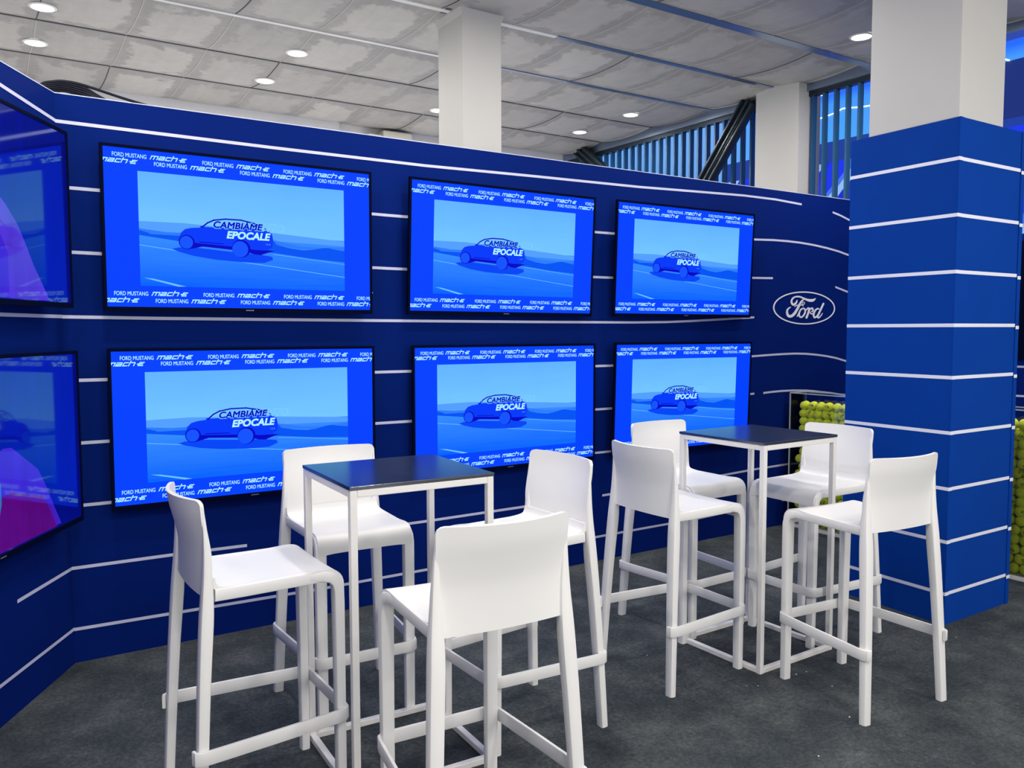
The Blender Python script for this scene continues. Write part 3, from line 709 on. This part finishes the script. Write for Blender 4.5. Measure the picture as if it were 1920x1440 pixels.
tvs = [((-1.6441, -0.088, 2.0597), (-0.0018, 0.0059, -0.0016), 'first screen of the upper row on the back wall, showing the car'),
       ((-0.0746, -0.070, 2.0562), (0.0058, 0.0484, -0.0039), 'middle screen of the upper row on the back wall, tipped forward'),
       ((1.4443, -0.072, 2.057), (-0.0016, 0.0417, -0.0002), 'last screen of the upper row, left of the oval emblem'),
       ((-1.6365, -0.0752, 1.1104), (-0.0144, 0.0008, -0.0024), 'first screen of the lower row on the back wall, partly behind the near table stools'),
       ((-0.0488, -0.055, 1.1063), (0.0006, 0.0, -0.0014), 'middle screen of the lower row on the back wall'),
       ((1.4308, -0.0802, 1.1056), (-0.001, 0.0259, -0.0044), 'last screen of the lower row, behind the far table stools')]
for loc, (yw, ln, rl), lab in tvs:
    m_ = Matrix.Rotation(yw, 4, 'Z') @ Matrix.Rotation(ln, 4, 'X') @ Matrix.Rotation(-rl, 4, 'Y')
    make_tv(lab, loc, m_.to_euler(), scr, 0.040, max(0.0, -loc[1] - 0.040 - 0.012))
# the two screens on the left wall: dark picture of a purple cloth-draped shape; glossy glass mirrors the room
def glass_screen(name, color, estr):
    m, nt, p = principled(name); p.inputs['Base Color'].default_value = (0.002, 0.002, 0.01, 1); p.inputs['Roughness'].default_value = 0.06
    p.inputs['IOR'].default_value = 2.3; p.inputs['Specular IOR Level'].default_value = 0.6; p.inputs['Specular Tint'].default_value = (0.45, 0.62, 1, 1)
    tc = nt.nodes.new('ShaderNodeTexCoord'); n = nt.nodes.new('ShaderNodeTexNoise'); mp = nt.nodes.new('ShaderNodeMapping'); nt.links.new(tc.outputs['Object'], mp.inputs[0]); mp.inputs['Scale'].default_value = (12, 1, 2)
    nt.links.new(mp.outputs[0], n.inputs['Vector']); n.inputs['Scale'].default_value = 1; n.inputs['Detail'].default_value = 5
    cr = nt.nodes.new('ShaderNodeValToRGB'); nt.links.new(n.outputs['Fac'], cr.inputs['Fac'])
    cr.color_ramp.elements[0].position = 0.3; cr.color_ramp.elements[1].position = 0.7
    cr.color_ramp.elements[0].color = tuple(c * 0.7 for c in color[:3]) + (1,); cr.color_ramp.elements[1].color = color
    nt.links.new(cr.outputs[0], p.inputs['Emission Color']); p.inputs['Emission Strength'].default_value = estr
    return m
def veil_mesh(curve, mats_, extra):
    b = MB(); W2, H2 = SWD / 2, SHT / 2
    b.box(-W2, W2, -0.0003, 0.004, -H2, H2, 0)
    pts = curve + [(curve[-1][0], -H2), (curve[0][0], -H2)]
    b.poly([(x, -0.0006, max(-H2, min(H2, z))) for x, z in curve], 1)
    for poly, mi, lay in extra: b.poly([(x, -0.0006 - 0.0002 * lay, z) for x, z in poly], mi)
    return b.mesh('screen', mats_)
GD = glass_screen('dark screen with reflected blue', rgb(0, 8, 125), 1.0)  # blue emission raised to stand in for the reflected screens
GV = glass_screen('violet cloth', rgb(66, 30, 190), 1.0); GP = glass_screen('purple cloth', rgb(92, 4, 128), 1.0); GC = glass_screen('cyan fold', rgb(40, 120, 180), 1.0); GL = glass_screen('lilac cloth', rgb(84, 50, 190), 1.0)
dG = 0.11; edgeA, edgeB = 0.152, 0.128        # right edge of the lit glass, metres along the wall from the corner
# curves given as (s along wall, z) converted to screen-local x (right edge = +W2) and z
def loc_curve(pts, edge, zc): return [(SWD / 2 - (s - edge) , z - zc) for s, z in pts]
zA, zB = 2.071, 1.107
cA = [(1.42, 1.71), (1.40, 2.0), (1.2, 2.2), (1.0, 2.27), (0.85, 2.22), (0.70, 2.13), (0.62, 2.05), (0.56, 1.985), (0.50, 1.90), (0.44, 1.815), (0.40, 1.755), (0.375, 1.706)]
cA = [(s - 0.0 + 0.06, z + 0.0) for s, z in [(1.40, 1.706), (1.40, 2.0), (1.2, 2.2), (1.0, 2.26), (0.85, 2.22), (0.70, 2.12), (0.600, 2.062), (0.525, 2.00), (0.468, 1.93), (0.41, 1.848), (0.325, 1.752), (0.285, 1.706)]]
cB = [(1.36, 0.745), (1.36, 0.95), (1.2, 1.08), (1.0, 1.10), (0.85, 1.10), (0.75, 1.135), (0.69, 1.13), (0.60, 1.076), (0.50, 1.016), (0.44, 0.938), (0.375, 0.834), (0.32, 0.75)]
fA = [(1.40, 1.706), (1.3, 1.95), (0.85, 1.95), (0.70, 1.94), (0.66, 1.88), (0.66, 1.706)]
fB = [(0.36, 0.745), (0.42, 0.84), (0.47, 0.90), (0.60, 0.93), (0.70, 0.96), (0.80, 0.95), (0.80, 0.745)]
fC = [(0.86, 1.04), (0.80, 1.06), (0.775, 1.0), (0.775, 0.93), (0.80, 0.86), (0.86, 0.84)]
mA = veil_mesh(loc_curve(cA, edgeA, zA), [GD, GL, GV, GP], [(loc_curve(fA, edgeA, zA), 2, 1)])
mB = veil_mesh(loc_curve(cB, edgeB, zB), [GD, GV, GP, GC], [(loc_curve(fB, edgeB, zB), 2, 1), (loc_curve(fC, edgeB, zB), 3, 2)])
rotL = math.atan2(-DL.y, -DL.x)
for edge_, zc_, me_, lab in ((edgeA, zA, mA, 'upper screen on the left wall, cut by the frame, dark with purple draped cloth'), (edgeB, zB, mB, 'lower screen on the left wall, cut by the frame, dark with purple draped cloth')):
    p_ = C0 + DL * (edge_ + SWD / 2) + NL * dG
    make_tv(lab, (p_.x, p_.y, zc_), (0, 0, rotL), me_, 0.045, 0.053, 'video screens on the left wall')

# ------------------------------------------------------------------ cables on the wall top
def cable_bundle(pathset, label, name='cable_bundle'):
    root = thing(name, label, 'cables', tuple(pathset[0][0]))
    o0 = Vector(pathset[0][0])
    for pts in pathset:
        b = MB(); b.tube([tuple(Vector(p) - o0) for p in catmull(pts, 8)], 0.0065, 8); b.build('cable', M['cable'], root, True)
def cb(k):      # a loop that comes up behind the left wall, arches over the corner and drops behind the back wall
    f = k / 5.0
    top = 2.750 - 0.040 * f; end = (-1.98 if k == 0 else -2.20 - 0.012 * k)
    return [(-2.66, 0.10, 2.50), (-2.60, 0.11, 2.62), (-2.53, 0.12, 2.715 - 0.03 * f), (-2.47, 0.12 + 0.004 * k, top - 0.008), (-2.42, 0.12 + 0.004 * k, top), (-2.345, 0.12 + 0.004 * k, top - 0.006 - 0.010 * f),
            (-2.345 + (end + 2.345) * 0.45, 0.125, 2.744 - 0.033 * (1 if k == 0 else 1.05) - 0.022 * f), (end, 0.13, 2.672), (end + 0.10, 0.14, 2.62), (end + 0.14, 0.16, 2.50)]
cable_bundle([cb(k) for k in range(6)], 'black cables looping over the corner of the booth walls at left')
lp = []
for rr in (0.0, 0.012, 0.024):
    lp.append([(1.09 + rr, 0.12, 2.60), (1.095 + rr, 0.12, 2.665), (1.13, 0.12, 2.69 - rr), (1.17, 0.12, 2.692 - rr), (1.215 - rr, 0.12, 2.665), (1.22 - rr, 0.12, 2.60)])
cable_bundle(lp, 'small coil of cable rising behind the wall top below the louvres')

# cream boxes high on the far wall
t_ = thing('wall_cabinet', 'cream boxy unit high on the far wall, just left of the white column', 'wall unit', (1.02, 4.21, 3.43))
b = MB(); b.box(-0.053, 0.287, -0.17, 0, 0, 0.31); b.build('housing', M['cream'], t_, bevel=0.01)
b = MB(); b.box(-0.22, -0.056, -0.15, 0, 0, 0.262); b.build('side_box', M['cream'], t_, bevel=0.01)
b = MB(); b.box(0.29, 0.315, -0.15, 0, 0, 0.26); b.build('end_cap', M['white_trim'], t_, bevel=0.006)

# ------------------------------------------------------------------ louvres, braces
lv = thing('louvre_screen', 'row of vertical petrol blue louvres below the ceiling edge at right', 'louvres', (3.56, 0, 2.3))
y = 4.12; k = 0
while y > -0.9:
    b = MB(); b.box(-0.028, 0.028, y - 0.010, y + 0.010, -2.0, 1.40); b.build('louvre_blade', M['louvre'], lv); y -= 0.1165
b = MB(); b.box(-0.03, 0.03, -0.95, 4.14, 1.36, 1.402); b.build('top_rail', M['steel_dark'], lv)
def brace(a, b_, w_, label):
    a, b_ = Vector(a), Vector(b_); t_ = thing('steel_brace', label, 'steel brace', tuple(b_))
    d_ = a - b_; m = MB(); side = Vector((1, 0, 0)); n_ = d_.normalized().cross(side)
    def off(k_, x_): return [tuple(n_ * k_ + side * x_), tuple(d_ + n_ * k_ + side * x_)]
    m.bar(off(0, 0), 0.02, w_ * .9, (1, 0, 0), 0.001); m.build('web', M['steel_dark'], t_)
    for s in (-1, 1):
        m = MB(); m.bar(off(s * w_ / 2, 0), 0.09, 0.022, (1, 0, 0), 0.003); m.build('flange', M['steel_dark'], t_, True)
    m = MB(); m.bar(off(0.0, -0.03), 0.02, 0.02, (1, 0, 0), 0.002); m.build('rib', M['steel_dark'], t_, True)
brace((3.43, 1.13, 3.74), (3.43, 2.35, 2.28), 0.13, 'dark steel brace running diagonally in front of the louvres')
brace((3.43, 3.80, 3.78), (3.43, 2.4, 2.75), 0.13, 'short visible end of a dark steel brace at the far end of the louvres')

# ------------------------------------------------------------------ glowing panel standing in for the blue-lit hall outside the louvres
def backdrop_mat():
    m, nt, p = principled('glowing hall backdrop'); p.inputs['Base Color'].default_value = (0.01, 0.03, 0.1, 1); p.inputs['Roughness'].default_value = 0.5
    tc = nt.nodes.new('ShaderNodeTexCoord'); sp = nt.nodes.new('ShaderNodeSeparateXYZ'); nt.links.new(tc.outputs['Object'], sp.inputs[0])
    def mth(op, a, b_=None, c=None):
        x = nt.nodes.new('ShaderNodeMath'); x.operation = op
        for i, v in enumerate((a, b_, c)):
            if v is None: continue
            if isinstance(v, (int, float)): x.inputs[i].default_value = v
            else: nt.links.new(v, x.inputs[i])
        return x.outputs[0]
    def ramp(src, els, const=False):
        cr = nt.nodes.new('ShaderNodeValToRGB'); nt.links.new(src, cr.inputs['Fac']); e_ = cr.color_ramp.elements
        if const: cr.color_ramp.interpolation = 'CONSTANT'
        e_[0].position, e_[0].color = els[0]; e_[1].position, e_[1].color = els[-1]
        for pos, c in els[1:-1]:
            x = e_.new(pos); x.color = c
        return cr.outputs[0]
    def mix(f, a, b_):
        x = nt.nodes.new('ShaderNodeMix'); x.data_type = 'RGBA'
        nt.links.new(f, x.inputs[0]); nt.links.new(a, x.inputs[6]); nt.links.new(b_, x.inputs[7]); return x.outputs[2]
    y_, z_ = sp.outputs[1], sp.outputs[2]
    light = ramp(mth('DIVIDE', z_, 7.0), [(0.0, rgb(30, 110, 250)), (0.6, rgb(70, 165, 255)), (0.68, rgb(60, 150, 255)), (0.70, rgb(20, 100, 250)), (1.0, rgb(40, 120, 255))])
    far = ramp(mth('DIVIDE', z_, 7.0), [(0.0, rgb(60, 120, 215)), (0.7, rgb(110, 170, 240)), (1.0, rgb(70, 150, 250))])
    fy = nt.nodes.new('ShaderNodeMapRange'); nt.links.new(y_, fy.inputs['Value']); fy.inputs['From Min'].default_value = 4.4; fy.inputs['From Max'].default_value = 5.2
    lightc = mix(fy.outputs[0], light, far)
    nz = nt.nodes.new('ShaderNodeTexNoise'); nt.links.new(tc.outputs['Object'], nz.inputs['Vector']); nz.inputs['Scale'].default_value = 1.2
    dg = mth('FRACT', mth('MULTIPLY', mth('ADD', mth('ADD', y_, z_), mth('MULTIPLY', nz.outputs['Fac'], 0.8)), 1.25))
    diag = ramp(dg, [(0.0, rgb(0, 40, 235)), (0.45, rgb(0, 30, 200)), (0.62, rgb(140, 185, 240)), (0.85, rgb(60, 110, 225))], True)
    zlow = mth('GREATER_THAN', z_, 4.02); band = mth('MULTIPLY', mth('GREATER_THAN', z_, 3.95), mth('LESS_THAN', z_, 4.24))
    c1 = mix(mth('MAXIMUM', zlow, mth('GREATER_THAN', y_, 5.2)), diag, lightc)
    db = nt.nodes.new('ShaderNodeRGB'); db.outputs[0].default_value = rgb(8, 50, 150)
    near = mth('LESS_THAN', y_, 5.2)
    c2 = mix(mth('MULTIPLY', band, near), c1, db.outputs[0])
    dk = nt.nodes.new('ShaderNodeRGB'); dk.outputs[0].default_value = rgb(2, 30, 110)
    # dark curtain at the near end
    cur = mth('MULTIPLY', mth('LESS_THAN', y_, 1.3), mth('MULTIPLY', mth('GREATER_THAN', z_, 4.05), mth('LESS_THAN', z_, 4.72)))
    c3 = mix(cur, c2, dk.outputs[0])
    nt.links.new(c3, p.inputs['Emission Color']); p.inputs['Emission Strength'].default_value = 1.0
    return m
t_ = thing('hall_backdrop', 'glowing blue panel standing in for the lit hall outside, seen through the louvres', 'backdrop', (7.5, 0, 0))
b = MB(); b.box(0, 0.1, -4, 9.9, 0, 7.0); b.build('panel', backdrop_mat(), t_)
b = MB()
for zz, y0_, y1_ in ((4.95, 1.6, 3.6), (4.62, 1.8, 3.7), (4.72, 0.8, 1.6)):
    pts = [(-0.02, y0_ + (y1_ - y0_) * i / 14, zz + 0.03 * math.sin(i * 0.9) + 0.01 * math.sin(i * 2.3)) for i in range(15)]
    b.tube(pts, 0.009, 6)
b.build('light_string', M['led'], t_)

# ------------------------------------------------------------------ tennis ball boxes
def acrylic():
    m = bpy.data.materials.new('clear acrylic'); m.use_nodes = True; nt = m.node_tree; nt.nodes.clear()
    out = nt.nodes.new('ShaderNodeOutputMaterial'); tr = nt.nodes.new('ShaderNodeBsdfTransparent'); gl = nt.nodes.new('ShaderNodeBsdfGlossy'); fr = nt.nodes.new('ShaderNodeFresnel'); mx = nt.nodes.new('ShaderNodeMixShader')
    tr.inputs[0].default_value = (0.94, 0.97, 0.97, 1); gl.inputs['Roughness'].default_value = 0.03; fr.inputs[0].default_value = 1.35
    nt.links.new(fr.outputs[0], mx.inputs[0]); nt.links.new(tr.outputs[0], mx.inputs[1]); nt.links.new(gl.outputs[0], mx.inputs[2]); nt.links.new(mx.outputs[0], out.inputs[0]); return m
M['acrylic'] = acrylic()
M['acrylic_edge'] = mat('polished acrylic edge', (0.55, 0.62, 0.66, 1), 0.15, 0, 0.8)
def felt():
    m, nt, p = principled('tennis felt'); p.inputs['Roughness'].default_value = 0.95
    p.inputs['Base Color'].default_value = (0.92, 0.95, 0.05, 1); p.inputs['Sheen Weight'].default_value = 0.4; p.inputs['Sheen Tint'].default_value = (0.9, 1, 0.3, 1)
    tc = nt.nodes.new('ShaderNodeTexCoord'); n = nt.nodes.new('ShaderNodeTexNoise'); n.inputs['Scale'].default_value = 300; nt.links.new(tc.outputs['Object'], n.inputs['Vector'])
    b_ = nt.nodes.new('ShaderNodeBump'); b_.inputs['Strength'].default_value = 0.4; b_.inputs['Distance'].default_value = 0.002; nt.links.new(n.outputs['Fac'], b_.inputs['Height']); nt.links.new(b_.outputs[0], p.inputs['Normal'])
    return m
M['felt'] = felt(); M['ball_seam'] = mat('ball seam', (0.78, 0.82, 0.55, 1), 0.8); M['ink'] = mat('black print', (0.01, 0.01, 0.012, 1), 0.7)
BR = 0.0335
def ball_mesh(kind):
    b = MB(); nu, nv = 20, 12
    vv = []
    b.v.append((0, 0, BR))
    for j in range(1, nv):
        th = math.pi * j / nv
        for i in range(nu): ph = 2 * math.pi * i / nu; b.v.append((BR * math.sin(th) * math.cos(ph), BR * math.sin(th) * math.sin(ph), BR * math.cos(th)))
    b.v.append((0, 0, -BR)); last = len(b.v) - 1
    for i in range(nu): b.f.append((0, 1 + i, 1 + (i + 1) % nu)); b.m.append(0)
    for j in range(nv - 2):
        for i in range(nu): a = 1 + j * nu; b.f.append((a + i, a + nu + i, a + nu + (i + 1) % nu, a + (i + 1) % nu)); b.m.append(0)
    a = 1 + (nv - 2) * nu
    for i in range(nu): b.f.append((a + i, last, a + (i + 1) % nu)); b.m.append(0)
    A, B_ = 0.75, 0.25; C_ = 2 * math.sqrt(A * B_); pts = []
    for i in range(48):
        t_ = 2 * math.pi * i / 48
        pts.append(Vector((A * math.cos(t_) + B_ * math.cos(3 * t_), A * math.sin(t_) - B_ * math.sin(3 * t_), C_ * math.sin(2 * t_))).normalized() * (BR + 0.0001))
    b.tube(pts, 0.0010, 4, 1, True)
    if kind:        # printed letters and a rule on the +X side
        for g in word('ATP', 0.15, 0.035):
            P_ = []
            for x, y in g: P_.append(Vector((1, (x - 0.5) * 0.95, (y - 0.5) * 0.42)).normalized() * (BR + 0.0011))
            b.poly([tuple(q) for q in P_], 2)
        for k_ in range(5):
            y0_, y1_ = -0.45 + k_ * 0.18, -0.45 + (k_ + 1) * 0.18
            b.poly([tuple(Vector((1, yy, zz)).normalized() * (BR + 0.0011)) for yy, zz in ((y0_, 0.30), (y1_, 0.30), (y1_, 0.36), (y0_, 0.36))], 2)
    return b.mesh('tennis_ball', [M['felt'], M['ball_seam'], M['ink']], True)
bm_plain, bm_print = ball_mesh(0), ball_mesh(1)
def ball_box(label, y0_, y1_, vis, balllabel, group, count):
    X0, X1, H_ = 2.61, 2.80, 1.075
    t_ = thing('ball_box', label, 'display box', ((X0 + X1) / 2, (y0_ + y1_) / 2, 0)); cx, cy = (X0 + X1) / 2, (y0_ + y1_) / 2
    hx, hy = (X1 - X0) / 2, (y1_ - y0_) / 2; th = 0.006
    for nm, a in (('front_panel', (-hx, -hx + th, -hy, hy, 0.03, H_)), ('rear_panel', (hx - th, hx, -hy, hy, 0.03, H_)), ('side_panel', (-hx + th, hx - th, -hy, -hy + th, 0.03, H_)), ('side_panel', (-hx + th, hx - th, hy - th, hy, 0.03, H_))):
        b = MB(); b.box(*a); b.build(nm, M['acrylic'], t_)
    b = MB(); b.box(-hx, hx, -hy, hy, 0, 0.03); b.build('base', M['white_trim'], t_, bevel=0.003)
    b = MB()
    for sx in (-1, 1):
        for sy in (-1, 1):
            b.box(sx * hx - 0.004, sx * hx + 0.004, sy * hy - 0.004, sy * hy + 0.004, 0.03, H_)
    for s in (-1, 1):
        b.box(s * hx - 0.004, s * hx + 0.004, -hy, hy, H_ - 0.004, H_ + 0.004); b.box(-hx, hx, s * hy - 0.004, s * hy + 0.004, H_ - 0.004, H_ + 0.004)
    b.build('edge_strip', M['acrylic_edge'], t_)
    n = 0; stuff = MB(); rnd = random.Random(count)
    pz = 2 * BR * 0.905; py = 2 * BR * 1.06
    spots = []
    for lay in range(2):
        row = 0; z = 0.033 + BR
        while z < 1.02:
            yy = y1_ - 0.03 - BR - (py / 2 if (row + lay) % 2 else 0) - (0.03 if lay == 0 and rnd.random() < .4 else 0)
            while yy > y0_ + 0.012 + BR:
                x = X0 + 0.010 + BR + lay * (2 * BR * 1.09)
                spots.append((lay, x + rnd.uniform(0, 0.004), yy + rnd.uniform(-0.0015, 0.0015), z + rnd.uniform(-0.001, 0.001)))
                yy -= py
            z += pz; row += 1
    for (lay, x, yy, z) in spots:
        if vis[0] <= yy <= vis[1] and n < 150 and lay == 0:
            me = bm_print if rnd.random() < 0.55 else bm_plain
            o = bpy.data.objects.new('tennis_ball', me); col.objects.link(o); o.location = (x, yy, z)
            if me is bm_print and rnd.random() < 0.75: o.rotation_euler = (rnd.uniform(-1.2, 1.2), rnd.uniform(-.35, .35), math.pi + 0.5 + rnd.uniform(-.5, .5))
            else: o.rotation_euler = (rnd.uniform(0, 6), rnd.uniform(0, 6), rnd.uniform(0, 6))
            tag(o, balllabel, 'tennis ball', group); n += 1
        else:
            stuff_sphere(stuff, x, yy, z)
    o = stuff.build('tennis_balls', M['felt'], None, True); tag(o, label.replace('clear', 'rest of the tennis balls in the clear'), 'tennis balls', kind='stuff')
def stuff_sphere(b, x, y, z, nu=14, nv=9):
    s0 = len(b.v); b.v.append((x, y, z + BR))
    for j in range(1, nv):
        th = math.pi * j / nv
        for i in range(nu): ph = 2 * math.pi * i / nu; b.v.append((x + BR * math.sin(th) * math.cos(ph), y + BR * math.sin(th) * math.sin(ph), z + BR * math.cos(th)))
    b.v.append((x, y, z - BR)); last = len(b.v) - 1
    for i in range(nu): b.f.append((s0, s0 + 1 + i, s0 + 1 + (i + 1) % nu)); b.m.append(0)
    for j in range(nv - 2):
        a = s0 + 1 + j * nu
        for i in range(nu): b.f.append((a + i, a + nu + i, a + nu + (i + 1) % nu, a + (i + 1) % nu)); b.m.append(0)
    a = s0 + 1 + (nv - 2) * nu
    for i in range(nu): b.f.append((a + i, last, a + (i + 1) % nu)); b.m.append(0)
ball_box('clear box of tennis balls standing between the emblem wall and the blue column', -0.98, -0.05, (-0.62, 0), 'yellow-green tennis ball in the clear box left of the blue column', 'tennis balls in the box left of the blue column', 1)
ball_box('clear box of tennis balls at the right edge, right of the blue column', -2.45, -1.05, (-2.1, -1.45), 'yellow-green tennis ball in the clear box at the right edge', 'tennis balls in the box at the right edge', 2)

# small paper crumbs on the carpet
b = MB(); b.poly([(-0.006, -0.004, 0.003), (0.005, -0.005, 0.001), (0.007, 0.004, 0.004), (-0.004, 0.006, 0.001)]); b.poly([(-0.006, -0.004, 0.003), (-0.004, 0.006, 0.001), (-0.001, 0.001, 0.006)])
pm = b.mesh('paper_scrap', M['paper'])
SC = [(0.277, -1.964), (0.34, -1.971), (0.305, -2.132), (0.112, -2.355), (0.035, -1.949), (-0.006, -1.922), (-0.257, -2.483), (0.446, -1.37), (-0.143, -1.422), (1.344, -2.113)]
for i, (x, y) in enumerate(SC):
    o = bpy.data.objects.new('paper_scrap', pm); col.objects.link(o); o.location = (x, y, 0); o.rotation_euler = (0, 0, i * 1.3); k_ = (0.6, 0.5, 0.6, 0.65, 0.4, 0.4, 0.6, 0.7, 0.5, 0.4)[i]; o.scale = (k_, k_, k_)
    tag(o, 'tiny white paper crumb lying on the grey carpet near the far table', 'paper scrap', 'paper crumbs on the carpet')
